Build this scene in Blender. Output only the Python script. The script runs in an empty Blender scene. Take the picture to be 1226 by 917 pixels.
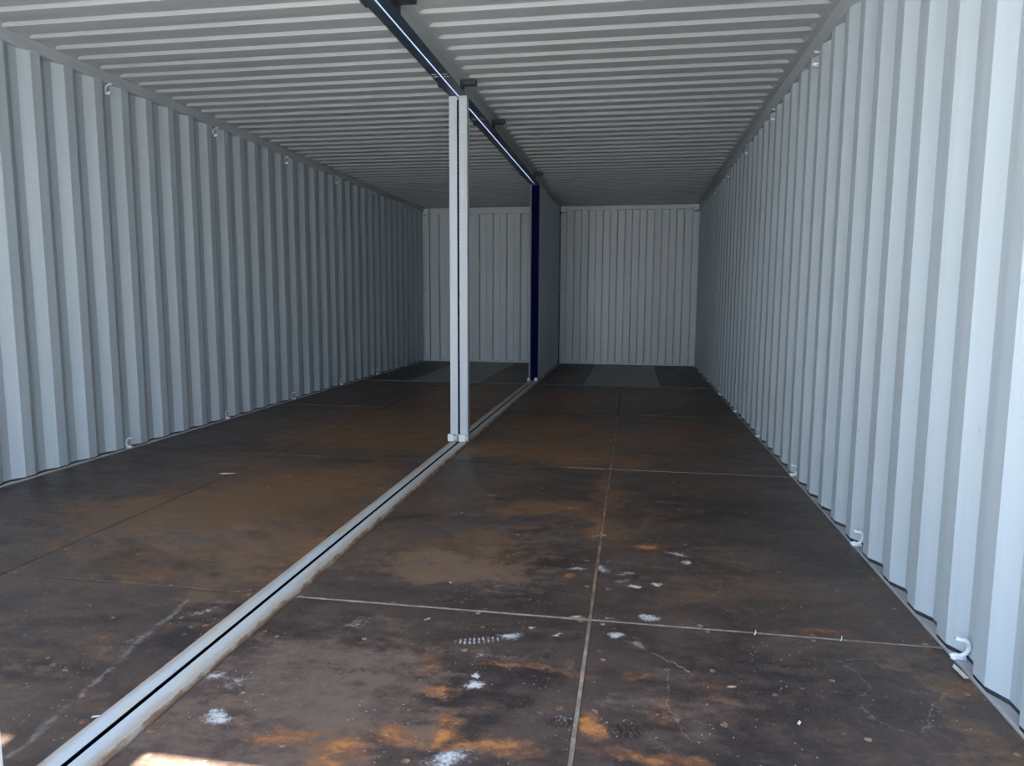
import bpy, math, random
from mathutils import Matrix, Vector
random.seed(7)
sc = bpy.context.scene
COL = sc.collection

# ------------------------------------------------------------------ camera
YAW, PITCH, ROLL, FPX = 0.1675, 0.1191, 0.0051, 851.93
fwd = Vector((-math.sin(YAW) * math.cos(PITCH), math.cos(YAW) * math.cos(PITCH), -math.sin(PITCH)))
rt0 = Vector((math.cos(YAW), math.sin(YAW), 0)); up0 = rt0.cross(fwd)
rt = math.cos(ROLL) * rt0 + math.sin(ROLL) * up0
up = -math.sin(ROLL) * rt0 + math.cos(ROLL) * up0
cam = bpy.data.cameras.new('camera'); cam.sensor_fit = 'HORIZONTAL'; cam.sensor_width = 36
cam.lens = 36 * FPX / 1226; cam.clip_start = 0.02; cam.clip_end = 500
co = bpy.data.objects.new('camera', cam); COL.objects.link(co)
co.matrix_world = Matrix(((rt.x, up.x, -fwd.x, 1.3307), (rt.y, up.y, -fwd.y, 0.0), (rt.z, up.z, -fwd.z, 1.1386), (0, 0, 0, 1)))
sc.camera = co

# ------------------------------------------------------------------ light
SUN_EL, SUN_AZ = math.radians(65.1), math.radians(2.0)      # behind the camera, high
world = bpy.data.worlds.new('sky'); sc.world = world; world.use_nodes = True
wn = world.node_tree.nodes; wl = world.node_tree.links
bg = wn['Background']; bg.inputs['Strength'].default_value = 1.0
tc = wn.new('ShaderNodeTexCoord'); sx = wn.new('ShaderNodeSeparateXYZ'); wl.new(tc.outputs['Generated'], sx.inputs[0])
rp = wn.new('ShaderNodeValToRGB'); wl.new(sx.outputs['Z'], rp.inputs[0]); wl.new(rp.outputs[0], bg.inputs[0])
rp.color_ramp.elements[0].color = (0.86, 0.93, 1.0, 1); rp.color_ramp.elements[0].position = 0.0
rp.color_ramp.elements[1].color = (0.36, 0.58, 1.0, 1); rp.color_ramp.elements[1].position = 0.8
sun = bpy.data.lights.new('sun', 'SUN'); sun.energy = 7.5; sun.angle = math.radians(0.6); sun.color = (1.0, 0.95, 0.86)
so = bpy.data.objects.new('sun', sun); COL.objects.link(so)
sdir = Vector((-math.sin(SUN_AZ) * math.cos(SUN_EL), math.cos(SUN_AZ) * math.cos(SUN_EL), -math.sin(SUN_EL)))
so.rotation_euler = sdir.to_track_quat('-Z', 'Y').to_euler(); so.location = (1, -6, 9)
sc.view_settings.view_transform = 'Standard'; sc.view_settings.look = 'None'
sc.view_settings.exposure = 2.66; sc.view_settings.gamma = 1.0; sc.view_settings.use_curve_mapping = False
sc.cycles.use_denoising = True; sc.cycles.max_bounces = 10; sc.cycles.diffuse_bounces = 8; sc.cycles.glossy_bounces = 4

# ------------------------------------------------------------------ measures (metres; y runs into the container)
Y0, YB = 0.40, 12.43           # door frame, back wall
ROWS = [0.44, 2.434, 4.723, 7.025, 9.325, 12.41]
XW = 2.372                     # wall crests
ZC = 2.70                      # ceiling
ZR = 2.632                     # under edge of top rails and beam

# ------------------------------------------------------------------ helpers
class MB:
    def __init__(s): s.v = []; s.f = []
    def add(s, vs, fs):
        o = len(s.v); s.v += [tuple(v) for v in vs]; s.f += [tuple(i + o for i in f) for f in fs]; return s
    def box(s, x0, x1, y0, y1, z0, z1, c=0.0):
        if c <= 0:
            return s.add([(x0,y0,z0),(x1,y0,z0),(x1,y1,z0),(x0,y1,z0),(x0,y0,z1),(x1,y0,z1),(x1,y1,z1),(x0,y1,z1)],
                         [(3,2,1,0),(4,5,6,7),(0,1,5,4),(1,2,6,5),(2,3,7,6),(3,0,4,7)])
        vs = []
        for z, k in ((z0, c), (z0 + c, 0), (z1 - c, 0), (z1, c)):
            vs += [(x0+k,y0+k,z),(x1-k,y0+k,z),(x1-k,y1-k,z),(x0+k,y1-k,z)]
        fs = [(3,2,1,0),(12,13,14,15)]
        for r in range(3):
            for i in range(4):
                j = (i + 1) % 4; fs.append((r*4+i, r*4+j, r*4+4+j, r*4+4+i))
        return s.add(vs, fs)
    def tube(s, path, r, n=8):
        path = [Vector(p) for p in path]; rings = []
        for i, p in enumerate(path):
            t = (path[min(i+1, len(path)-1)] - path[max(i-1, 0)]).normalized()
            a = t.cross(Vector((0.31, 0.17, 0.93))).normalized(); b = t.cross(a)
            rr = r[i] if isinstance(r, (list, tuple)) else r
            rings.append([p + rr * (math.cos(k*2*math.pi/n) * a + math.sin(k*2*math.pi/n) * b) for k in range(n)])
        vs = [v for q in rings for v in q]; fs = [tuple(range(n-1, -1, -1)), tuple((len(path)-1)*n + k for k in range(n))]
        for i in range(len(path)-1):
            for k in range(n):
                m = (k+1) % n; fs.append((i*n+k, i*n+m, (i+1)*n+m, (i+1)*n+k))
        return s.add(vs, fs)
    def sheet(s, pts, t, a0, a1, mk):
        """folded plate: pts = (u, depth); thickness t outward; extruded from a0 to a1; mk(u, depth, a) -> xyz"""
        n = len(pts)
        vs = [mk(u, d, a) for a in (a0, a1) for u, d in pts] + [mk(u, d + t, a) for a in (a0, a1) for u, d in pts]
        fs = []
        for i in range(n-1):
            fs.append((i, i+1, n+i+1, n+i)); fs.append((2*n+i+1, 2*n+i, 3*n+i, 3*n+i+1))
            fs.append((i+1, i, 2*n+i, 2*n+i+1)); fs.append((n+i, n+i+1, 3*n+i+1, 3*n+i))
        fs.append((0, n, 3*n, 2*n)); fs.append((n-1, 3*n-1, 4*n-1, 2*n-1))
        return s.add(vs, fs)
    def mesh(s, name, mat, smooth=False):
        me = bpy.data.meshes.new(name); me.from_pydata(s.v, [], s.f); me.update()
        import bmesh
        bm = bmesh.new(); bm.from_mesh(me); bmesh.ops.recalc_face_normals(bm, faces=bm.faces); bm.to_mesh(me); bm.free()
        if mat: me.materials.append(mat)
        if smooth:
            me.polygons.foreach_set('use_smooth', [True] * len(me.polygons))
        return me
    def build(s, name, mat, parent=None, smooth=False, **props):
        return put(name, s.mesh(name, mat, smooth), parent, **props)

def put(name, me, parent=None, loc=(0,0,0), rot=(0,0,0), scale=None, **props):
    o = bpy.data.objects.new(name, me); COL.objects.link(o); o.parent = parent
    o.location = loc; o.rotation_euler = rot
    if scale: o.scale = scale
    for k, v in props.items(): o[k] = v
    return o
def empty(name, loc=(0,0,0), **props):
    return put(name, None, None, loc, **props)

class NT:
    """small node-tree writer"""
    def __init__(s, name):
        s.m = bpy.data.materials.new(name); s.m.use_nodes = True; s.t = s.m.node_tree; s.b = s.t.nodes['Principled BSDF']
        s.geo = s.t.nodes.new('ShaderNodeNewGeometry'); s.pos = s.geo.outputs['Position']
    def set(s, sock, v):
        if isinstance(v, bpy.types.NodeSocket): s.t.links.new(v, sock)
        elif isinstance(v, tuple) and len(v) == 3 and sock.type == 'RGBA': sock.default_value = v + (1,)
        else: sock.default_value = v
    def math(s, op, a, b=0.0, c=0.0, clamp=False):
        n = s.t.nodes.new('ShaderNodeMath'); n.operation = op; n.use_clamp = clamp
        for i, q in enumerate((a, b, c)): s.set(n.inputs[i], q)
        return n.outputs[0]
    def vmath(s, op, a, b=(0,0,0)):
        n = s.t.nodes.new('ShaderNodeVectorMath'); n.operation = op; s.set(n.inputs[0], a); s.set(n.inputs[1], b)
        return n.outputs['Value'] if op in ('LENGTH', 'DOT_PRODUCT') else n.outputs[0]
    def mapping(s, v, loc=(0,0,0), rot=(0,0,0), scale=(1,1,1), typ='POINT'):
        n = s.t.nodes.new('ShaderNodeMapping'); n.vector_type = typ; s.set(n.inputs[0], v)
        n.inputs[1].default_value = loc; n.inputs[2].default_value = rot; n.inputs[3].default_value = scale
        return n.outputs[0]
    def noise(s, v, scale, detail=4, rough=0.6, dist=0.0, col=False):
        n = s.t.nodes.new('ShaderNodeTexNoise'); s.set(n.inputs['Vector'], v); n.inputs['Scale'].default_value = scale
        n.inputs['Detail'].default_value = detail; n.inputs['Roughness'].default_value = rough; n.inputs['Distortion'].default_value = dist
        return n.outputs['Color'] if col else n.outputs['Fac']
    def voro(s, v, scale, out='Distance'):
        n = s.t.nodes.new('ShaderNodeTexVoronoi'); s.set(n.inputs['Vector'], v); n.inputs['Scale'].default_value = scale
        return n.outputs[out]
    def rng(s, v, a, b, c=0.0, d=1.0, smooth=True):
        n = s.t.nodes.new('ShaderNodeMapRange'); n.interpolation_type = 'SMOOTHSTEP' if smooth else 'LINEAR'
        s.set(n.inputs[0], v)
        for i, q in enumerate((a, b, c, d)): n.inputs[i+1].default_value = q
        return n.outputs[0]
    def mix(s, fac, a, b, blend='MIX'):
        n = s.t.nodes.new('ShaderNodeMix'); n.data_type = 'RGBA'; n.blend_type = blend
        s.set(n.inputs[0], fac); s.set(n.inputs[6], a); s.set(n.inputs[7], b); return n.outputs[2]
    def out(s, color, rough=0.5, metal=0.0, bump=None, bstr=0.2, bdist=0.01, spec=0.5):
        s.set(s.b.inputs['Base Color'], color); s.set(s.b.inputs['Roughness'], rough); s.b.inputs['Metallic'].default_value = metal
        s.b.inputs['Specular IOR Level'].default_value = spec
        if bump is not None:
            n = s.t.nodes.new('ShaderNodeBump'); n.inputs['Strength'].default_value = bstr; n.inputs['Distance'].default_value = bdist
            s.set(n.inputs['Height'], bump); s.t.links.new(n.outputs[0], s.b.inputs['Normal'])
        return s.m

# ------------------------------------------------------------------ materials
def paint(name, base, streak=(14, 14, 0.35), dirt=(0.42, 0.40, 0.37), amount=0.35, rough=0.42, scuff=0.0, bmp=0.0):
    n = NT(name)
    st = n.noise(n.mapping(n.pos, scale=streak), 1.0, 5, 0.65)
    big = n.noise(n.pos, 0.9, 3)
    c = n.mix(n.rng(st, 0.45, 0.8), base, tuple(b * 0.86 for b in base))
    c = n.mix(n.math('MULTIPLY', n.rng(big, 0.5, 0.75), amount), c, tuple(b * d / 0.45 for b, d in zip(base, dirt)))
    if scuff:
        sp = n.noise(n.mapping(n.pos, scale=(5, 5, 1.2)), 5.0, 6, 0.7)
        c = n.mix(n.math('MULTIPLY', n.rng(sp, 0.66, 0.72), scuff), c, (0.10, 0.16, 0.24))
    return n.out(c, n.rng(st, 0.3, 0.8, rough - 0.06, rough + 0.12), 0, n.noise(n.pos, 7.0, 3), 0.10, 0.02)

M_WALL = paint('wall paint', (0.45, 0.52, 0.56), scuff=0.35)
M_ROOF = paint('roof paint', (0.43, 0.45, 0.46), streak=(0.4, 10, 10))
M_END = paint('end wall paint', (0.62, 0.67, 0.70), amount=0.5)
M_RAILTOP = paint('top rail paint', (0.45, 0.485, 0.51), streak=(8, 0.5, 8))
M_POST = paint('post paint', (0.46, 0.50, 0.525), streak=(20, 20, 0.5), amount=0.2)
M_LIP = paint('bottom rail paint', (0.44, 0.44, 0.44), streak=(20, 2, 20), dirt=(0.40, 0.33, 0.26), amount=0.9)
M_FIT = paint('fitting paint', (0.66, 0.68, 0.69), amount=0.2)
M_RING = paint('lashing ring paint', (0.70, 0.76, 0.80), amount=0.2, rough=0.35)
M_WEBIN = paint('gap inner paint', (0.66, 0.70, 0.75), amount=0.1)
M_WEBOUT = paint('beam side paint', (0.42, 0.46, 0.46), streak=(8, 0.5, 8))

def mat_navy(name, base, scratch):
    n = NT(name)
    c = n.mix(n.rng(n.noise(n.pos, 9.0, 5, 0.7), 0.4, 0.7), base, tuple(b * 1.9 for b in base))
    if scratch:
        w = n.noise(n.mapping(n.pos, rot=(0, 0, 0.5), scale=(3, 26, 3)), 2.0, 4, 0.6)
        c = n.mix(n.math('MULTIPLY', n.rng(w, 0.68, 0.74), scratch), c, (0.22, 0.20, 0.15))
    return n.out(c, 0.45 if scratch else 0.8, 0, n.noise(n.pos, 40.0, 3), 0.15, 0.003, spec=0.5 if scratch else 0.03)
M_NAVY = mat_navy('navy beam underside', (0.030, 0.043, 0.062), 0.7)
M_NAVYPOST = mat_navy('navy post paint', (0.003, 0.003, 0.030), 0.0)

def mat_bracket():
    n = NT('scorched steel and gap shade')
    c = n.mix(n.rng(n.noise(n.pos, 25, 4), 0.4, 0.7), (0.022, 0.026, 0.030), (0.060, 0.064, 0.068))
    return n.out(c, 0.6)
M_BRACKET_SHADE = mat_bracket()  # brackets, and the painted shade line below the wall sheets

def mat_rail():
    n = NT('floor rail paint')
    xyz = n.t.nodes.new('ShaderNodeSeparateXYZ'); n.set(xyz.inputs[0], n.pos)
    ax = n.math('ABSOLUTE', n.math('SUBTRACT', xyz.outputs[0], 0.003))
    edge = n.math('ADD', ax, n.math('MULTIPLY', n.math('SUBTRACT', n.noise(n.mapping(n.pos, scale=(14, 5, 14)), 1.0, 5, 0.7), 0.5), 0.07))
    c = n.mix(n.rng(n.noise(n.mapping(n.pos, scale=(20, 3, 20)), 1.0, 4), 0.45, 0.7), (0.50, 0.515, 0.515), (0.55, 0.50, 0.41))
    c = n.mix(n.math('MULTIPLY', n.rng(edge, 0.032, 0.058), 0.75), c, (0.40, 0.31, 0.22))
    c = n.mix(n.math('MULTIPLY', n.rng(edge, 0.064, 0.074), 0.8), c, (0.19, 0.085, 0.035))
    return n.out(c, 0.45, 0, n.noise(n.pos, 20, 4), 0.1, 0.004)
M_RAIL = mat_rail()

# stains: (x, y, rx, ry, angle, strength)
RUST_SOFT = [(-.5, 3.35, .35, .25, 0, .6), (-1.0, 2.75, .4, .2, 0, .45), (-.35, 4.35, .3, .3, 0, .7), (-1.5, 4.6, .4, .3, 0, .35), (.6, 7.9, .6, 1.0, 0, .75), (1.7, 8.2, .6, .9, 0, .55), (.6, 6.2, .55, .7, 0, .8), (1.8, 6.0, .5, .9, 0, .55), (-.6, 5.2, .6, .4, 0, .7), (.35, 3.9, .3, .5, 0, .35), (1.8, 4.3, .4, .3, 0, .35), (1.7, 2.8, .4, .3, 0, .3), (.5, 2.0, .4, .4, 0, .12), (-1.1, 4.2, .5, .5, 0, .5), (-.95, 3.45, .75, .45, .2, .75), (-.55, 2.72, .6, .35, .1, .45), (-.6, 3.95, .6, .55, .2, .85), (-.25, 3.2, .35, .9, .1, .55),
             (-.75, 5.6, 1.0, .75, 0, .9), (-.7, 6.5, 1.0, .6, 0, .8), (-.6, 8.0, .8, 1.3, 0, .7), (-1.7, 5.9, .6, .7, 0, .4), (-1.6, 7.8, .5, 1.0, 0, .25), (-.5, 10.2, .35, .9, 0, .4),
             (.55, 5.25, .6, .33, .1, .95), (1.0, 5.0, .6, .24, .1, .95), (1.05, 5.8, .9, .6, 0, .6), (.5, 6.4, .5, .6, 0, .5), (.9, 8.2, 1.0, .9, 0, .5), (1.7, 5.6, .6, .7, 0, .3),
             (.6, 3.0, .45, .4, .2, .5), (.9, 3.78, .4, .16, .1, .7), (.45, 10.3, .3, .9, 0, .45), (.6, 1.6, .6, .35, .1, .22), (1.75, 3.0, .25, .2, 0, .3), (.55, 4.3, .4, .25, 0, .3), (1.4, 3.6, .3, .3, 0, .35),
             (1.2, 3.9, .10, .9, 0, .6), (2.3, 1.9, .10, .6, 0, .45), (-.45, 1.7, .5, .5, 0, .2)]
TAN = [(.45, 1.85, .5, .4, 0, .9), (.35, 1.55, .6, .25, 0, .8), (.62, 2.85, .55, .30, .1, 1), (.85, 3.3, .35, .4, 0, .55), (.9, 3.85, .5, .2, 0, .5), (-.6, 3.0, .9, .5, 0, .75), (-1.3, 3.3, .6, .5, 0, .45), (-.25, 2.6, .3, .3, 0, .6),
       (-.5, 4.1, .6, .5, 0, .5), (1.7, 3.05, .5, .2, 0, .4), (1.5, 1.9, .25, .5, 0, .4), (-.5, 1.6, .4, .4, 0, .4), (2.25, 2.3, .12, .8, 0, .5), (.6, 5.3, .6, .3, 0, .5), (2.2, 1.8, .2, .3, 0, .4), (-.8, 5.6, .9, .6, 0, .5), (1.0, 2.12, .25, .07, 0, .6)]
RUST_HOT = [(.73, 2.05, .07, .12, .2, .6), (.80, 1.89, .09, .06, .2, .9), (.85, 1.71, .07, .09, 0, 1), (.745, 1.68, .11, .09, .2, .75), (.62, 1.585, .12, .09, .3, .9),
            (1.245, 1.81, .05, .09, 0, 1), (1.36, 2.064, .06, .035, 0, .7), (1.02, 2.066, .20, .03, 0, .75), (1.18, 2.06, .16, .02, 0, .6), (1.43, 3.225, .12, .07, .3, 1),
            (.98, 1.66, .2, .05, -.1, .85), (1.40, 1.69, .25, .045, 0, .7), (.655, 3.09, .05, .03, 0, .6), (.45, 1.60, .14, .06, .2, .8), (1.02, 3.77, .16, .05, .1, .7), (1.3, 3.35, .18, .05, 0, .6),
            (1.17, 3.5, .05, .25, 0, .6), (1.17, 4.3, .04, .3, 0, .6), (.9, 4.98, .35, .07, .05, .8), (.35, 5.3, .2, .08, 0, .6), (.1, 4.2, .05, .3, 0, .4), (.12, 2.9, .04, .5, 0, .3), (-.1, 3.0, .05, .6, 0, .5), (-.6, 2.5, .25, .04, 0, .5),
            (1.12, 2.84, .04, .05, 0, .8), (2.0, 2.47, .12, .03, 0, .7), (1.6, 2.0, .08, .12, 0, .4), (1.46, 1.9, .06, .12, 0, .5), (-.4, 2.0, .03, .08, .4, .5), (-.75, 3.42, .16, .06, 0, .5), (-.6, 3.2, .1, .04, 0, .5), (-.9, 3.0, .16, .05, 0, .45)]
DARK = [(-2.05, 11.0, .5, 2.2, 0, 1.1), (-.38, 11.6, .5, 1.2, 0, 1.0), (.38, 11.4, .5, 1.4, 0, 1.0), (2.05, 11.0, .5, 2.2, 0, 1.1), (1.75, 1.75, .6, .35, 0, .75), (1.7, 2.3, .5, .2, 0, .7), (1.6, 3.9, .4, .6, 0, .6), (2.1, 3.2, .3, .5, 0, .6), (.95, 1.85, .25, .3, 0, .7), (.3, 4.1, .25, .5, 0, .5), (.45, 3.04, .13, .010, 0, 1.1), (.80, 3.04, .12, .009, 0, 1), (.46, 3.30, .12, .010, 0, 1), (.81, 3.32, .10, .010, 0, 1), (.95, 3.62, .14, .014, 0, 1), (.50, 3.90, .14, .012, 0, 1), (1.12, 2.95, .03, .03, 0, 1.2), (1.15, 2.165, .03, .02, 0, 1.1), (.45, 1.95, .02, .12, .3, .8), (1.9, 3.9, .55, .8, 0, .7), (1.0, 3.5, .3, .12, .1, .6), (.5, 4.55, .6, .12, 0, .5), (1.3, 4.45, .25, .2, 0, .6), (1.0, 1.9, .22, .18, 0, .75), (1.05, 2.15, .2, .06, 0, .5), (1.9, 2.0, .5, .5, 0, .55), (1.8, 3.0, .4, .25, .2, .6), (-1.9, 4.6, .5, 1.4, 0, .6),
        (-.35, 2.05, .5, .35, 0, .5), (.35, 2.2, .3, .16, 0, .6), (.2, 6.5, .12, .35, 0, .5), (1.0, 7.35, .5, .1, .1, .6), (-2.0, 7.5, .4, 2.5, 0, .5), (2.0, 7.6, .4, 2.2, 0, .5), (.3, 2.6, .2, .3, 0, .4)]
WHITE = [(.93, 2.278, .055, .028, .25, 1.0), (.892, 1.948, .030, .034, 0, 1.2), (.884, 2.112, .05, .04, 0, .6), (.905, 1.60, .08, .05, .2, .85), (1.295, 2.334, .042, .024, 0, 1.05),
         (1.415, 2.487, .055, .035, .3, .9), (1.232, 2.92, .035, .075, .2, .85), (1.328, 2.885, .07, .035, .2, .75), (1.37, 2.755, .035, .02, 0, 1.1), (1.454, 2.80, .032, .018, 0, 1.1),
         (1.306, 2.815, .05, .02, .6, .7), (1.13, 2.91, .055, .018, 0, .75), (.40, 2.26, .07, .05, .3, .55), (1.10, 2.31, .038, .007, .7, 1.0), (.625, 2.666, .014, .016, 0, 1.2), (1.01, 2.335, .014, .012, 0, 1.1), (.885, 2.0, .016, .012, 0, 1.1),
         (1.55, 3.16, .065, .035, -.3, .85), (1.585, 3.07, .035, .028, 0, 1.05), (1.20, 3.37, .045, .022, 0, .95), (1.46, 3.33, .05, .06, 0, .35), (-.08, 1.79, .035, .018, .4, .9), (.105, 1.845, .06, .028, .2, .75), (.235, 1.668, .05, .04, .3, 1.0), (.20, 1.82, .05, .07, 0, .55),
         (-.28, 2.0, .12, .07, .9, .35), (.30, 1.47, .05, .03, 0, .5), (1.17, 1.82, .05, .025, 0, .45), (1.33, 1.80, .05, .03, 0, .35), (.75, 3.75, .06, .03, 0, .4), (.55, 3.95, .05, .03, 0, .5), (1.16, 2.45, .035, .02, 0, .8), (1.72, 2.6, .06, .03, 0, .4), (.98, 2.63, .05, .03, 0, .4),
         (2.02, 3.5, .09, .03, 0, .3), (1.5, 4.0, .04, .03, 0, .5), (1.72, 3.85, .06, .03, 0, .4), (-.2, 2.25, .02, .2, -.55, .5)]
# thin dusty lines: (x0, y0, x1, y1, half width, strength)
LINES = [(-.17, 1.40, -.30, 2.36, .011, .30), (1.335, 2.30, 1.44, 2.22, .006, .55), (1.44, 2.22, 1.52, 2.12, .004, .6), (1.45, 2.12, 1.49, 1.80, .003, .25), (1.36, 2.31, 1.40, 2.25, .012, .5), (2.00, 1.76, 2.10, 1.70, .004, .4),
         (.99, 3.04, 1.6, 2.98, .004, .25)]
RING = [(2.006, 2.292), (2.11, 2.32), (2.145, 2.219), (2.164, 2.132), (2.253, 2.14), (2.175, 2.037), (2.113, 1.93), (2.049, 1.932), (2.005, 1.978), (1.984, 2.062), (2.05, 2.152)]

def mat_floor(name='floor coating', plate=False, area=(-9, 9, -9, 19)):
    n = NT(name)
    def near(x, y, rx, ry, pad):
        r = max(rx, ry) * 1.35 + pad
        return area[0] - r < x < area[1] + r and area[2] - r < y < area[3] + r
    def after(base, acc):      # keeps the node order serial, so that few values are alive at once
        if acc is None: return base
        q = n.t.nodes.new('ShaderNodeVectorMath'); q.operation = 'MULTIPLY_ADD'
        n.set(q.inputs[0], acc); n.set(q.inputs[1], (1e-7, 1e-7, 1e-7)); n.set(q.inputs[2], base); return q.outputs[0]
    serial = [None]
    wob = n.vmath('MULTIPLY', n.vmath('SUBTRACT', n.noise(n.mapping(n.pos, scale=(1, 1, 0)), 5.0, 5, 0.65, col=True), (.5, .5, .5)), (1, 1, 0))
    wob2 = n.vmath('MULTIPLY', n.vmath('SUBTRACT', n.noise(n.mapping(n.pos, scale=(1, 1, 0)), 26.0, 4, 0.7, col=True), (.5, .5, .5)), (1, 1, 0))
    def dis(a, b):
        q = n.vmath('ADD', n.pos, n.vmath('MULTIPLY', wob, (a, a, 0)))
        return n.vmath('ADD', q, n.vmath('MULTIPLY', wob2, (b, b, 0)))
    def spots(lst, base, core):
        acc = None; first = serial[0]
        for (x, y, rx, ry, an, st) in lst:
            if not near(x, y, rx, ry, .30): continue
            v = n.mapping(after(base, acc if acc is not None else first), (x, y, 0), (0, 0, an), (rx * 1.4, ry * 1.4, 1), 'TEXTURE')
            v = n.vmath('MULTIPLY', v, (1, 1, 0))
            m = n.rng(n.vmath('LENGTH', v), 1.0, core, 0.0, st)
            acc = m if acc is None else n.math('MAXIMUM', acc, m)
        if acc is None: return None
        serial[0] = acc
        return acc
    def ragged(m, nz, k, lo, hi):
        return n.rng(n.math('ADD', m, n.math('MULTIPLY', n.math('SUBTRACT', nz, 0.5), k)), lo, hi)
    def lay(c, m, nz, k, lo, hi, col, amt):
        if m is None: return c
        return n.mix(n.math('MULTIPLY', n.math('MULTIPLY', ragged(m, nz, k, lo, hi), n.rng(m, 0.0, 0.25)), amt), c, col)
    grain = n.noise(n.mapping(n.pos, scale=(1.0, 2.4, 1)), 4.0, 8, 0.70)
    fine = n.noise(n.pos, 60.0, 5, 0.75)
    med = n.noise(n.mapping(n.pos, scale=(1.0, 1.5, 1)), 16.0, 6, 0.7)
    mid = n.noise(n.mapping(n.pos, scale=(1, 1.5, 1)), 1.7, 6, 0.66, 0.5)
    c = n.mix(n.rng(mid, 0.34, 0.70), (0.040, 0.0285, 0.0255), (0.104, 0.070, 0.055))
    c = n.mix(n.math('MULTIPLY', n.rng(n.math('ADD', n.math('MULTIPLY', grain, .6), n.math('MULTIPLY', med, .4)), 0.45, 0.66), 0.60), c, (0.140, 0.094, 0.071))
    c = n.mix(n.math('MULTIPLY', n.rng(fine, 0.52, 0.75), 0.40), c, (0.17, 0.125, 0.095))
    if plate:
        c = n.mix(0.85, c, (0.27, 0.275, 0.25))
    b1 = dis(1.0, 0.16); gm = n.math('ADD', n.math('MULTIPLY', grain, .55), n.math('MULTIPLY', med, .45))
    if not plate:
        c = lay(c, spots(TAN, b1, 0.1), gm, 2.0, 0.25, 1.05, (0.215, 0.145, 0.108), 0.78)
        c = lay(c, spots(RUST_SOFT, b1, 0.3), gm, 2.0, 0.05, 0.95, (0.200, 0.103, 0.043), 0.85)
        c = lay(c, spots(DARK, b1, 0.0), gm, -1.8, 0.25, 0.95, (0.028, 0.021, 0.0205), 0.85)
        hotm = spots(RUST_HOT, dis(0.20, 0.07), 0.0)
        c = lay(c, hotm, med, 1.5, 0.15, 0.95, (0.29, 0.120, 0.050), 0.80)
        c = lay(c, hotm, med, 1.6, 0.62, 1.15, (0.56, 0.215, 0.062), 0.88)
        # dusty film, specks
        gate = n.rng(n.noise(n.pos, 3.1, 3), 0.40, 0.62)
        vo = n.voro(n.pos, 42.0); vo3 = n.voro(n.pos, 95.0)
        c = n.mix(n.math('MULTIPLY', n.rng(vo3, 0.16, 0.08), 0.45), c, (0.34, 0.28, 0.24))
        c = n.mix(n.math('MULTIPLY', n.rng(vo, 0.12, 0.07), n.math('MULTIPLY', gate, 0.85)), c, (0.50, 0.46, 0.42))
        vo2 = n.voro(n.vmath('ADD', n.pos, (3.3, 7.1, 0)), 9.0)
        c = n.mix(n.math('MULTIPLY', n.rng(n.math('ADD', vo2, n.math('MULTIPLY', n.math('SUBTRACT', fine, 0.5), 0.25)), 0.10, 0.03), n.math('MULTIPLY', gate, 0.6)), c, (0.36, 0.29, 0.23))
        # white paint and powder
        wb = dis(0.12, 0.05)
        pw = n.noise(n.pos, 85.0, 6, 0.8)
        wm = spots(WHITE, wb, 0.0)
        v = n.mapping(after(dis(.03, .008), serial[0]), (.845, 2.215, 0), (0, 0, .33), (.095, .026, 1), 'TEXTURE')
        tread = n.rng(n.vmath('LENGTH', n.vmath('MULTIPLY', v, (1, 1, 0))), 1.0, 0.6)
        sv = n.t.nodes.new('ShaderNodeSeparateXYZ'); n.set(sv.inputs[0], v)
        comb = n.rng(n.math('SINE', n.math('MULTIPLY', sv.outputs[0], 38.0)), -0.2, 0.6)
        c = n.mix(n.math('MULTIPLY', tread, n.math('MULTIPLY', comb, n.rng(fine, .35, .6, 0, .75))), c, (0.62, 0.61, 0.61))
        c = lay(c, wm, n.math('ADD', n.math('MULTIPLY', pw, 0.6), n.math('MULTIPLY', med, 0.4)), 3.0, 0.32, 1.10, (0.68, 0.655, 0.63), 0.92)
        # thin lines and the dried puddle outline
        lb = dis(0.12, 0.03); lacc = None
        segs = LINES + [(RING[i][0], RING[i][1], RING[(i+1) % len(RING)][0], RING[(i+1) % len(RING)][1], .0040, .22) for i in range(len(RING))]
        for (x0, y0, x1, y1, hw, st) in segs:
            L = math.hypot(x1-x0, y1-y0)
            if not near((x0+x1)/2, (y0+y1)/2, L/2, L/2, .1): continue
            v = n.mapping(after(lb, lacc if lacc is not None else serial[0]), ((x0+x1)/2, (y0+y1)/2, 0), (0, 0, math.atan2(y1-y0, x1-x0)), (1, 1, 1), 'TEXTURE')
            q = n.vmath('SUBTRACT', n.vmath('ABSOLUTE', v), (L/2, 0, 0)); q = n.vmath('MULTIPLY', n.vmath('MAXIMUM', q, (0, 0, 0)), (1, 1, 0))
            m = n.rng(n.vmath('LENGTH', q), hw * 1.4, hw * 0.2, 0, st)
            lacc = m if lacc is None else n.math('MAXIMUM', lacc, m)
        if lacc is not None:
            serial[0] = lacc
            c = n.mix(n.math('MULTIPLY', lacc, n.rng(med, 0.35, 0.6)), c, (0.44, 0.39, 0.34))
        # dark boot prints
        pr = None
        for (x, y, an) in ((.92, 2.70, .5), (1.035, 1.87, .2), (1.06, 2.01, -.3), (1.33, 1.80, .1), (1.17, 1.80, .2)):
            if not near(x, y, .065, .065, .1): continue
            v = n.mapping(after(lb, pr if pr is not None else serial[0]), (x, y, 0), (0, 0, an), (.060, .042, 1), 'TEXTURE')
            el = n.rng(n.vmath('LENGTH', n.vmath('MULTIPLY', v, (1, 1, 0))), 1.0, 0.6)
            sv = n.t.nodes.new('ShaderNodeSeparateXYZ'); n.set(sv.inputs[0], v)
            m = n.math('MULTIPLY', el, n.rng(n.math('SINE', n.math('MULTIPLY', sv.outputs[0], 30.0)), -0.3, 0.5, 0, .7))
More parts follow.
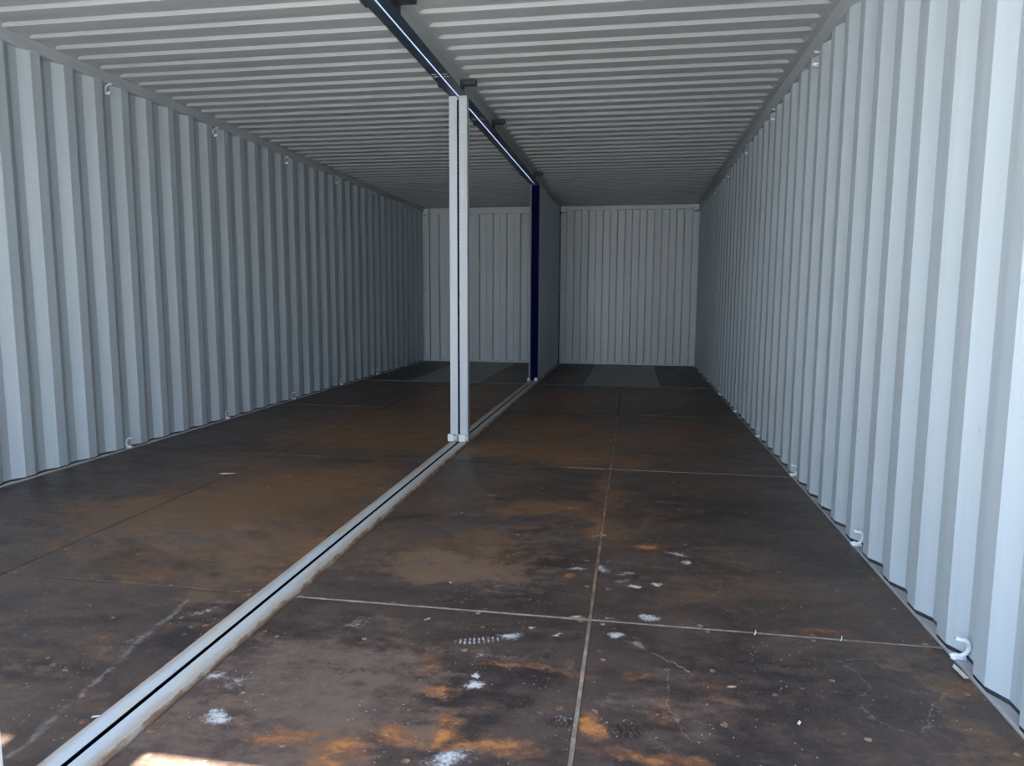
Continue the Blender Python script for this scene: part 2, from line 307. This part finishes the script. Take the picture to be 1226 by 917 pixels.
            pr = m if pr is None else n.math('MAXIMUM', pr, m)
        if pr is not None: c = n.mix(pr, c, (0.014, 0.012, 0.012))
    ro = n.rng(grain, 0.3, 0.75, 0.36, 0.60)
    return n.out(c, ro, 0, n.math('ADD', n.math('MULTIPLY', fine, 0.4), grain), 0.12, 0.004, spec=0.26)
M_PLATE = mat_floor('steel tunnel plate coating', True)

def mat_noise(name, a, b, scale=30, rough=0.7, lo=0.4, hi=0.65):
    n = NT(name); f = n.noise(n.pos, scale, 5, 0.7)
    return n.out(n.mix(n.rng(f, lo, hi), a, b), rough, 0, f, 0.2, 0.003)
M_SUB = mat_noise('subfloor', (0.02, 0.018, 0.017), (0.04, 0.033, 0.03), 8)
M_JOINT = mat_noise('tan joint sealant', (0.20, 0.15, 0.11), (0.36, 0.29, 0.23), 14)
M_JOINTRUST = mat_noise('rusty joint sealant', (0.16, 0.09, 0.05), (0.34, 0.24, 0.16), 9)
M_JOINTDARK = mat_noise('dark joint and lip shade', (0.020, 0.016, 0.015), (0.075, 0.055, 0.042), 6, lo=0.5, hi=0.75)
M_JOINTLEFT = mat_noise('worn joint', (0.040, 0.030, 0.026), (0.095, 0.065, 0.048), 6)
M_JOINTPALE = mat_noise('bare steel joint', (0.30, 0.26, 0.22), (0.55, 0.50, 0.44), 12)
M_JOINTGOLD = mat_noise('fresh timber joint', (0.55, 0.36, 0.16), (0.75, 0.56, 0.32), 20)
M_SCREW = mat_noise('rusty screw head', (0.15, 0.065, 0.028), (0.36, 0.24, 0.16), 35)
M_GROUND = mat_noise('yard concrete', (0.31, 0.30, 0.28), (0.40, 0.385, 0.36), 3, 0.9)
M_PAPER = mat_noise('torn paper', (0.62, 0.58, 0.52), (0.74, 0.71, 0.66), 40)
M_LEAF = mat_noise('dry leaf', (0.34, 0.22, 0.12), (0.50, 0.37, 0.22), 60)
M_CHIP = mat_noise('white paint chip', (0.70, 0.70, 0.70), (0.82, 0.82, 0.80), 60)

# ------------------------------------------------------------------ ground outside
MB().box(-30, 30, -40, 30, -0.45, -0.30).build('ground', M_GROUND, kind='structure', label='pale concrete yard outside the open doors', category='ground')

# ------------------------------------------------------------------ floor
floor = MB().box(-2.44, -0.078, Y0, YB, -0.17, -0.030).box(0.084, 2.44, Y0, YB, -0.17, -0.030).build(
    'floor', M_SUB, kind='structure', label='dark coated plywood floor of two joined containers, rust stained and scuffed', category='floor')
XS = [(-2.362, -1.209), (-1.201, -0.078), (0.084, 1.199), (1.211, 2.365)]
SX = [[-2.31, -1.96, -1.60, -1.26], [-1.165, -.81, -.46, -.115], [.105, .46, .81, 1.165], [1.26, 1.60, 1.96, 2.315]]
smesh = MB()
rr = [(0.0, 0.0016), (0.005, 0.0016), (0.0095, 0.0002)]
n8 = 10
smesh.add([(0, 0, 0.0014)] + [(.006*math.cos(k*2*math.pi/n8), .006*math.sin(k*2*math.pi/n8), .0016) for k in range(n8)] +
          [(.0105*math.cos(k*2*math.pi/n8), .0105*math.sin(k*2*math.pi/n8), .0001) for k in range(n8)],
          [(0, 1+k, 1+(k+1) % n8) for k in range(n8)] + [(1+k, 1+n8+k, 1+n8+(k+1) % n8, 1+(k+1) % n8) for k in range(n8)])
SCREW = smesh.mesh('screw', M_SCREW, True)
for r in range(4):
    y0, y1 = ROWS[r], ROWS[r+1]
    for b, (x0, x1) in enumerate(XS):
        sink = random.uniform(-0.0012, 0.0)
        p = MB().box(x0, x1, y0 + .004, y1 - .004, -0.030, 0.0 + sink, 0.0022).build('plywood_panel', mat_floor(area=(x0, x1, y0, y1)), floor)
        if r < 2:
            ys = [y1 - 0.018] + [y1 - 0.285 * k for k in range(1, 8)]
            if r == 1: ys.append(y0 + 0.018)
            for y in ys:
                if y < 1.35: continue
                for x in SX[b]:
                    if random.random() < 0.06: continue
                    s = random.uniform(0.75, 1.12)
                    put('screw', SCREW, p, (x + random.uniform(-.012, .012), y + random.uniform(-.008, .008), sink), (0, 0, random.random()*6), (s, s, 1))
        else:
            for x in SX[b]:
                if abs(x) < 2.2 and random.random() < .8:
                    put('screw', SCREW, p, (x, y0 + .02, sink))
y0, y1 = ROWS[4], ROWS[5]
for x0, x1, m, nm in ((-2.362, -1.703, None, 'plywood_panel'), (-1.697, -.693, M_PLATE, 'tunnel_plate'), (-.687, -.078, None, 'plywood_panel'),
                      (.084, .695, None, 'plywood_panel'), (.701, 1.703, M_PLATE, 'tunnel_plate'), (1.709, 2.365, None, 'plywood_panel')):
    o = MB().box(x0, x1, y0 + .004, y1, -0.030, 0.0015 if nm == 'tunnel_plate' else 0.0, 0.002).build(nm, m or mat_floor(area=(x0, x1, y0, y1)), floor)
    if nm == 'tunnel_plate': o['label'] = 'grey painted steel plate between dark boards'
# joint fillers
for y, xa, xb, m in ((ROWS[1], .084, 2.365, M_JOINT), (ROWS[2], .084, .915, M_JOINTDARK), (ROWS[2], .917, 1.155, M_JOINTGOLD), (ROWS[2], 1.157, 2.365, M_JOINT), (ROWS[3], .084, 1.199, M_JOINTDARK), (ROWS[3], 1.211, 2.365, M_JOINT), (ROWS[4], .084, 2.365, M_JOINTPALE),  # dark piece beside the gold one paints the shadow of the panel lips
                     (ROWS[1], -2.362, -.078, M_JOINTDARK), (ROWS[2], -2.362, -.078, M_JOINTDARK), (ROWS[3], -2.362, -1.209, M_JOINT), (ROWS[3], -1.201, -.078, M_JOINTDARK), (ROWS[4], -2.362, -.078, M_JOINTPALE)):
    w = .012 if m is M_JOINTPALE else .0039
    MB().box(xa, xb, y - w, y + w, -0.030, .002 if m is M_JOINTPALE else (.0006 if m is not M_JOINTDARK else -0.006)).build('joint_filler', m, floor)
for i in range(4):
    MB().box(1.1992, 1.2108, ROWS[i] + .013, ROWS[i+1] - .013, -0.030, 0.0003).build('joint_filler', M_JOINT if i == 0 else (M_JOINTRUST if i < 3 else M_JOINTDARK), floor)
    MB().box(-1.2088, -1.2012, ROWS[i] + .013, ROWS[i+1] - .013, -0.030, -0.0004).build('joint_filler', M_JOINTLEFT, floor)

# ------------------------------------------------------------------ corrugated side walls
PITCH_W, CREST, SLOPE, DEPTH = 0.2645, 0.072, 0.068, 0.036
def ring_mesh():
    m = MB(); P = []
    for k in range(15):
        a = math.radians(-120 + 225 * k / 14)          # bow towards the wall, open to the room
        P.append((-.008 - 0.022 * math.cos(a), 0.010 * math.sin(a), 0.031 * math.sin(a)))
    e0, e1 = P[0], P[-1]
    m.tube([(e0[0] + .016, e0[1], e0[2] - .006)] + P + [(e1[0] + .016, e1[1], e1[2] + .006)], 0.0070, 8)
    m.tube([(-.030, -.012, -.040), (-.002, -.012, -.040), (.014, -.010, -.036)], 0.0085, 8)
    return m.mesh('lashing_ring', M_RING, True)
RING_M = ring_mesh()

def side_wall(name, sgn, xc, phase, ya, yb, label, rings_top, rings_bottom, zt=ZR, seams=4, ztop=2.72):
    root = empty(name, (sgn * xc, (ya + yb) / 2, 0), kind='structure', label=label, category='wall')
    inv = Vector((-sgn * xc, -(ya + yb) / 2, 0))
    k0 = math.floor((ya - phase) / PITCH_W) - 1; pts = []
    k = k0
    while phase + k * PITCH_W < yb + .3:
        s0 = phase + k * PITCH_W
        pts += [(s0, 0), (s0 + CREST, 0), (s0 + CREST + SLOPE, DEPTH), (s0 + PITCH_W - SLOPE, DEPTH)]; k += 1
    def dep(y):
        for (a, da), (b, db) in zip(pts, pts[1:]):
            if a <= y <= b: return da + (db - da) * (y - a) / (b - a)
        return 0
    cuts = [ya]; k = k0 + 1
    while True:
        c = phase + k * PITCH_W + CREST + SLOPE + 0.028
        if c > yb - .2: break
        if c > ya + .3: cuts.append(c)
        k += seams if c > ya + .3 else 1
    cuts.append(yb)
    mk = lambda u, d, a: (sgn * (xc + d) + inv.x, u + inv.y, a)
    for a, b in zip(cuts, cuts[1:]):
        seg = [(a, dep(a))] + [q for q in pts if a + 1e-4 < q[0] < b - 1e-4] + [(b, dep(b))]
        sh = MB().sheet(seg, 0.002, 0.016, zt + 0.02, mk).build('corrugated_sheet', M_WALL, root)
        if b < yb - .01:
            MB().box(*sorted((sgn*(xc+DEPTH-.0012)+inv.x, sgn*(xc+DEPTH+.001)+inv.x)), b-.004+inv.y, b+.004+inv.y, 0.017, zt).build('weld_seam', M_WALL, sh)
    def bx(x0, x1, y0, y1, z0, z1, c=0): return MB().box(*sorted((sgn*x0+inv.x, sgn*x1+inv.x)), y0+inv.y, y1+inv.y, z0, z1, c)
    bx(xc - .010, xc + .07, ya, yb, zt, ztop, .006).build('top_rail', M_RAILTOP, root)
    br = bx(xc - .0015, xc + .07, ya, yb, -.17, .0).build('bottom_rail', M_LIP, root)
    MB().sheet([(ya, dep(ya) + .0019)] + [(u, d + .0019) for u, d in pts if ya + 1e-4 < u < yb - 1e-4] + [(yb, dep(yb) + .0019)], .002, .0005, .035, mk).build('gap_shade_strip', M_BRACKET_SHADE, br)  # dark strip painting the shaded gap under the sheets, closed to outside light
    bx(xc - .006, xc - .002, ya, yb, -.030, .009, .001).build('floor_angle', M_LIP, root)
    rz = 0 if sgn < 0 else math.pi
    for y, z in rings_top: put('lashing_ring', RING_M, root, (sgn*(xc - .002) + inv.x, y + inv.y, zt - .036), (0, 0, rz))
    for y in rings_bottom: put('lashing_ring', RING_M, root, (sgn*(xc - .002) + inv.x, y + inv.y, .048), (0, 0, rz))
    return root

ry = [4.70 + 1.3225 * k for k in range(-3, 6)]
side_wall('wall_left', -1, XW, 4.029, Y0, YB, 'pale grey corrugated steel side wall along the wide brown floor bay', [(y, 0) for y in ry], ry)
ry2 = [2.34, 3.3975] + [4.72 + 1.3225 * k for k in range(0, 6)]
side_wall('wall_right', 1, XW, 4.816, Y0, YB, 'bright pale blue corrugated steel side wall with lashing rings at floor and ceiling', [(y - .03, 0) for y in ry2], ry2, zt=2.606)
side_wall('wall_middle_right', -1, -0.062, 9.80, 9.61, YB, 'short corrugated steel partition behind the navy post, facing the right bay', [(10.2, 0), (11.4, 0)], [10.2, 11.4])
side_wall('wall_middle_left', 1, -0.064, 9.80, 9.61, YB, 'short corrugated steel partition behind the navy post, facing the left bay', [], [10.2, 11.4])

# ------------------------------------------------------------------ back wall
wb = empty('wall_back', (0, YB, 0), kind='structure', label='pale corrugated steel end wall of the two containers', category='wall')
def end_wall(sgn, x_in, x_out, xg, ngroove, hz0, hz1):
    # corner posts, sheet, header, sill
    mk = lambda u, d, a: (sgn * u, d, a)
    pts = [(x_in + .113, 0.0)]; x = xg; inner = True
    for i in range(ngroove):
        d0, d1 = (0.0, 0.060) if inner else (0.060, 0.0)
        pts += [(x - .009, d0), (x + .009, d1)]; inner = not inner; x += 0.1225
    pts += [(x_out - .113, pts[-1][1])]
    MB().sheet(pts, 0.002, 0.0, hz1, mk).build('corrugated_sheet', M_END, wb)
    for a, b in ((x_in, x_in + .100), (x_out - .100, x_out)):
        q = sorted((sgn*a, sgn*b))
        po = MB().box(q[0], q[1], -.012, .06, 0, 2.572, .003).build('corner_post', M_END, wb)
        outer = sgn * (b - .012) if a == x_in else sgn * (a + .012)
        inner_x = sgn * (a + .02) if a == x_in else sgn * (b - .02)
        for z in (2.38, 1.30, 0.12):
            MB().tube([(inner_x - .03, -.020, z), (inner_x + .03, -.020, z)], .008, 8).tube([(inner_x - .03, -.020, z), (inner_x - .03, .0, z)], .008, 6).tube([(inner_x + .03, -.020, z), (inner_x + .03, .0, z)], .008, 6).build('lashing_bar', M_END, po, True)
        MB().box(q[0] + .004, q[1] - .004, -.055, .05, 2.590, 2.680, .004).build('corner_fitting', M_FIT, wb)
    q = sorted((sgn*(x_in + .113), sgn*(x_out - .113)))
    MB().box(q[0], q[1], -.016, .06, hz0, hz1, .003).build('header_rail', M_END, wb)
    MB().box(q[0], q[1], -.014, .06, -.02, .028, .003).build('sill_rail', M_FIT, wb)
end_wall(1, 0.068, 2.376, 0.299, 16, 2.630, 2.698)
end_wall(-1, 0.068, 2.376, 0.265, 16, 2.592, 2.698)

MB().box(-2.46, 2.46, .062, .080, -.17, 2.75).build('end_light_seal', M_END, wb)  # added backing plates that block light leaks around the end wall
for sg in (-1, 1): MB().box(*sorted((sg*2.377, sg*2.46)), -.02, .061, -.17, 2.75).build('end_light_seal', M_END, wb)
MB().box(-2.46, 2.46, -.01, .061, ZC + .018, 2.75).build('end_light_seal', M_END, wb)
MB().box(-.0675, .0675, -.005, .061, -.17, ZC + .017).build('end_light_seal', M_NAVYPOST, wb)

# ------------------------------------------------------------------ ceiling
ceil = empty('ceiling', (0, 6.4, ZC), kind='structure', label='grey corrugated steel roof with ribs running across both bays', category='ceiling')
RP, RD, RS = 0.1952, 0.019, 0.015
def roof_sheet(sgn, xa, xb, ya, yb):
    bp = []
    k = math.floor((ya - 4.014) / RP) - 1
    while 4.014 + k * RP < yb + .3:
        s0 = 4.014 + k * RP           # the rib's door-facing slope: high -> low going inwards
        bp += [(s0 - RS/2, RD), (s0 + RS/2, 0), (s0 + .090, 0), (s0 + .090 + .015, RD)]; k += 1
    def hz(y):
        for (a, da), (b, db) in zip(bp, bp[1:]):
            if a <= y <= b: return da + (db - da) * (y - a) / (b - a)
        return 0
    ys = [ya] + [q[0] for q in bp if ya + 1e-4 < q[0] < yb - 1e-4] + [yb]
    e = .05 if sgn > 0 else .015
    cols = [(xa, 0), (xa + .05, 0), (xa + .062, .45), (xa + .075, .85), (xa + .095, 1), (xb - .045 - e, 1), (xb - .025 - e, .85), (xb - .012 - e, .45), (xb - e, 0), (xb, 0)]
    m = MB(); n = len(cols)
    for lay in (0, .002):
        o = len(m.v)
        m.v += [(sgn * x, y - 6.4, hz(y) * w + lay) for y in ys for x, w in cols]
        m.f += [(o + j*n+i, o + j*n+i+1, o + (j+1)*n+i+1, o + (j+1)*n+i) for j in range(len(ys)-1) for i in range(n-1)]
    T = len(ys) * n
    rim = [(0 * n + i, 0 * n + i + 1) for i in range(n-1)] + [((len(ys)-1)*n + i, (len(ys)-1)*n + i + 1) for i in range(n-1)] + [(j*n, (j+1)*n) for j in range(len(ys)-1)] + [(j*n+n-1, (j+1)*n+n-1) for j in range(len(ys)-1)]
    m.f += [(a, b, b + T, a + T) for a, b in rim]
    m.build('roof_sheet', M_ROOF, ceil)
ce = [Y0] + [4.014 - .052 + RP * 5 * k for k in range(-3, 9)]
ce = [c for c in ce if c < YB - .3] + [YB + .04]
for sgn, xa in ((1, .0665), (-1, .0625)):
    for a, b in zip(ce, ce[1:]): roof_sheet(sgn, xa, 2.374, a, b)

# ------------------------------------------------------------------ door frame behind the camera
wf = empty('wall_front', (0, Y0, 0), kind='structure', label='steel door frame of the container openings', category='door frame')
for a, b in ((-2.44, -2.30), (-.19, -.016), (.016, .19), (2.30, 2.44)):
    MB().box(a, b, -.14, -.001, -.17, 2.74, .006).build('corner_post', M_POST, wf)
for a, b in ((-2.299, -.191), (.191, 2.299)):
    MB().box(a, b, -.12, -.001, 2.585, 2.74, .006).build('header_rail', M_POST, wf)
    MB().box(a, b, -.12, -.001, -.17, -.004, .004).build('sill_rail', M_LIP, wf)

# ------------------------------------------------------------------ ceiling beam with the daylight gap
GX = 0.002
beam = empty('ceiling_beam', (GX, 5.0, ZR), label='dark navy double steel beam with a thin daylight gap along its underside', category='beam')
def bb(x0, x1, y0, y1, z0, z1, c=0): return MB().box(x0 - GX, x1 - GX, y0 - 5.0, y1 - 5.0, z0 - ZR, z1 - ZR, c)
BE = 9.60
for s, (fa, fb) in ((-1, (-.064, GX - .0058)), (1, (GX + .0058, .068))):
    fl = bb(fa, fb, Y0, BE, ZR, ZR + .005).build('beam_flange', M_NAVY, beam)
    w0 = fa if s < 0 else fb - .003
    bb(w0, w0 + .003, Y0, BE, ZR + .005, ZC + .03).build('beam_web', M_WEBIN if s < 0 else M_WEBOUT, beam, label='pale painted side of the beam')
    for y in (3.75, 5.235, 6.40, 9.06):
        # welded hanger tabs, burnt dark
        x = w0 if s < 0 else fb
        yl = .085 if y < 4 else .055
        ln = (.045 if s < 0 else .105)
        br = MB()
        q = sorted((x - GX, x + s * .004 - GX)); br.box(q[0], q[1], y - yl - 5, y + yl - 5, .002, .056)
        q = sorted((x + s * .004 - GX, x + s * ln - GX)); br.box(q[0], q[1], y - yl*.55 - 5, y + yl*.55 - 5, .030, .064)
        br.build('hanger_bracket', M_BRACKET_SHADE, beam, label='scorched dark steel bracket')
    for y in (4.85, 6.05):
        bb((fa + fb)/2 - .018, (fa + fb)/2 + .018, y, y + .010, ZR - .0015, ZR).build('spot_weld', M_FIT, beam)
        bb((fa + fb)/2 - .018, (fa + fb)/2 + .018, y + .05, y + .06, ZR - .0015, ZR).build('spot_weld', M_FIT, beam)

def mat_diffuser():
    n = NT('added diffuser strip'); t = n.t; tr = t.nodes.new('ShaderNodeBsdfTranslucent'); tr.inputs[0].default_value = (0.34, 0.385, 0.45, 1)
    t.links.new(tr.outputs[0], t.nodes['Material Output'].inputs[0]); return n.m
bb(-.075, .079, Y0, 9.80, ZC + .031, ZC + .033).build('added_gap_diffuser', mat_diffuser(), beam, label='added unseen translucent strip above the gap, diffusing the sun')  # added strip, out of view; keeps a sun stripe off the floor rail

# ------------------------------------------------------------------ floor rail
rail = empty('floor_rail', (GX, 5.0, 0), label='pale double steel rail on the floor with a dark slot down its middle', category='rail')
for sg, outer, inner in ((-1, .0655, -GX + .008), (1, .0715, GX + .008)):
    prof = ((outer + .010, -.028), (outer, .010), (outer - .004, .013), (inner + .004, .013), (inner, .0115), (inner + .012, .004), (outer - .004, -.028))
    MB().add([(sg * x - GX, y - 5.0, z) for y in (Y0 + .01, BE) for x, z in prof],
             [(i, (i+1) % 7, 7 + (i+1) % 7, 7 + i) for i in range(7)] + [tuple(range(6, -1, -1)), tuple(range(7, 14))]).build('rail_strip', M_RAIL, rail)
MB().box(-.06, .06, Y0 + .01 - 5, BE - 5, -.118, -.035).build('slot_bottom', M_NAVYPOST, rail)

# ------------------------------------------------------------------ posts
def twin_post(y, label):
    root = empty('support_post', (GX, y, .013), label=label, category='post', group='pale twin tube posts on the floor rail')
    H = ZR - .013
    for a, b in ((-.068, -.0085), (.0085, .070)):
        MB().box(a, b, 0, .066, .004, H, .004).build('post_tube', M_POST, root)
    wj = MB()
    z = .6
    while z < H - .03:
        r = random.uniform(.003, .005); c = Vector((.0080, .003, z))
        wj.add([c + Vector(v) * r for v in ((1,0,0),(-1,0,0),(0,1,0),(0,-1,0),(0,0,1.6),(0,0,-1.6))], [(0,2,4),(2,1,4),(1,3,4),(3,0,4),(2,0,5),(1,2,5),(3,1,5),(0,3,5)])
        z += random.uniform(.018, .034)
    wj.build('weld_beads', M_POST, root, kind='stuff')
    MB().box(-.008, .008, .010, .016, .004, H - .03).build('gap_strip', M_NAVYPOST, root)
    for a, b in ((-.084, -.034), (.002, .058)):
        fb = MB().box(a, b, -.030, -.001, .002, .060, .004).build('foot_block', M_FIT, root)
    for x in (-.016, .070):
        d = MB(); n = 14
        d.tube([(x - .012, -.018, .030), (x + .012, -.018, .030)], [.026, .026], n)
        d.build('foot_pin', M_RAILTOP, root)
    return root
twin_post(5.37, 'pale grey twin tube steel post standing between beam and floor rail')
twin_post(1.104, 'white sunlit twin tube steel post near the sunny floor patch')
np_ = empty('corner_column', (.012, 9.60, 0), label='dark navy steel column at the free end of the partition walls', category='post')
MB().box(-.050, .048, 0, .055, .014, ZR - .001, .004).build('column_shaft', M_NAVYPOST, np_)
for a, b in ((-.088, -.051), (.012, .052)):
    MB().box(a, b, -.034, -.001, .002, .055, .004).build('foot_block', M_FIT, np_)

# ------------------------------------------------------------------ litter
def flat_thing(name, outline, z, mat, loc, rz, label, cat, curl=.01, **kw):
    m = MB(); n = len(outline)
    top = [(x, y, z + curl * (abs(x) + abs(y)) * 8) for x, y in outline]
    m.add(top + [(x, y, q - .0008) for x, y, q in top], [tuple(range(n)), tuple(range(2*n-1, n-1, -1))] + [(i, n+i, n+(i+1) % n, (i+1) % n) for i in range(n)])
    return put(name, m.mesh(name, mat), None, loc, (0, 0, rz), label=label, category=cat, **kw)
flat_thing('paper_scrap', [(-.05, -.012), (-.02, -.02), (.03, -.016), (.055, .006), (.02, .016), (-.03, .014)], .001, M_PAPER, (-1.226, 4.118, .001), .2, 'torn white paper scrap lying on the wide brown left floor', 'paper')
flat_thing('paint_flake', [(-.012, -.045), (.006, -.04), (.012, 0), (.006, .045), (-.006, .03)], .001, M_PAPER, (2.345, 2.262, .001), .1, 'pale curled paint flake at the foot of the bright corrugated wall', 'paint flake', curl=.02)
leafo = [(-.016, 0), (-.006, -.006), (.006, -.007), (.016, -.001), (.007, .006), (-.006, .006)]
for x, y, r, lab in ((.635, 2.33, .9, 'small dry leaf on the floor board by the white boot marks'), (1.644, 2.06, .3, 'small dry leaf on the dark board beside the puddle outline')):
    flat_thing('dry_leaf', leafo, .001, M_LEAF, (x, y, .001), r, lab, 'leaf')
for x, y, r, lab in ((-.085, 1.600, .5, 'tiny white paint chip beside the floor rail and a rusty screw'), (1.80, 1.905, 1.2, 'tiny white paint chip alone on the dark board'), (1.77, 2.43, 1.3, 'thin white plastic sliver across the tan floor joint'), (2.05, 2.437, 1.2, 'thin white plastic sliver over the rust patch on the floor joint')):
    ol = [(-.010, -.003), (.008, -.004), (.012, .002), (-.006, .004)] if 'chip' in lab else [(-.02, -.002), (0, -.0035), (.02, -.001), (.018, .002), (0, .000), (-.018, .002)]
    flat_thing('paint_chip' if 'chip' in lab else 'plastic_sliver', ol, .001, M_CHIP, (x, y, .001), r, lab, 'chip' if 'chip' in lab else 'plastic bit')
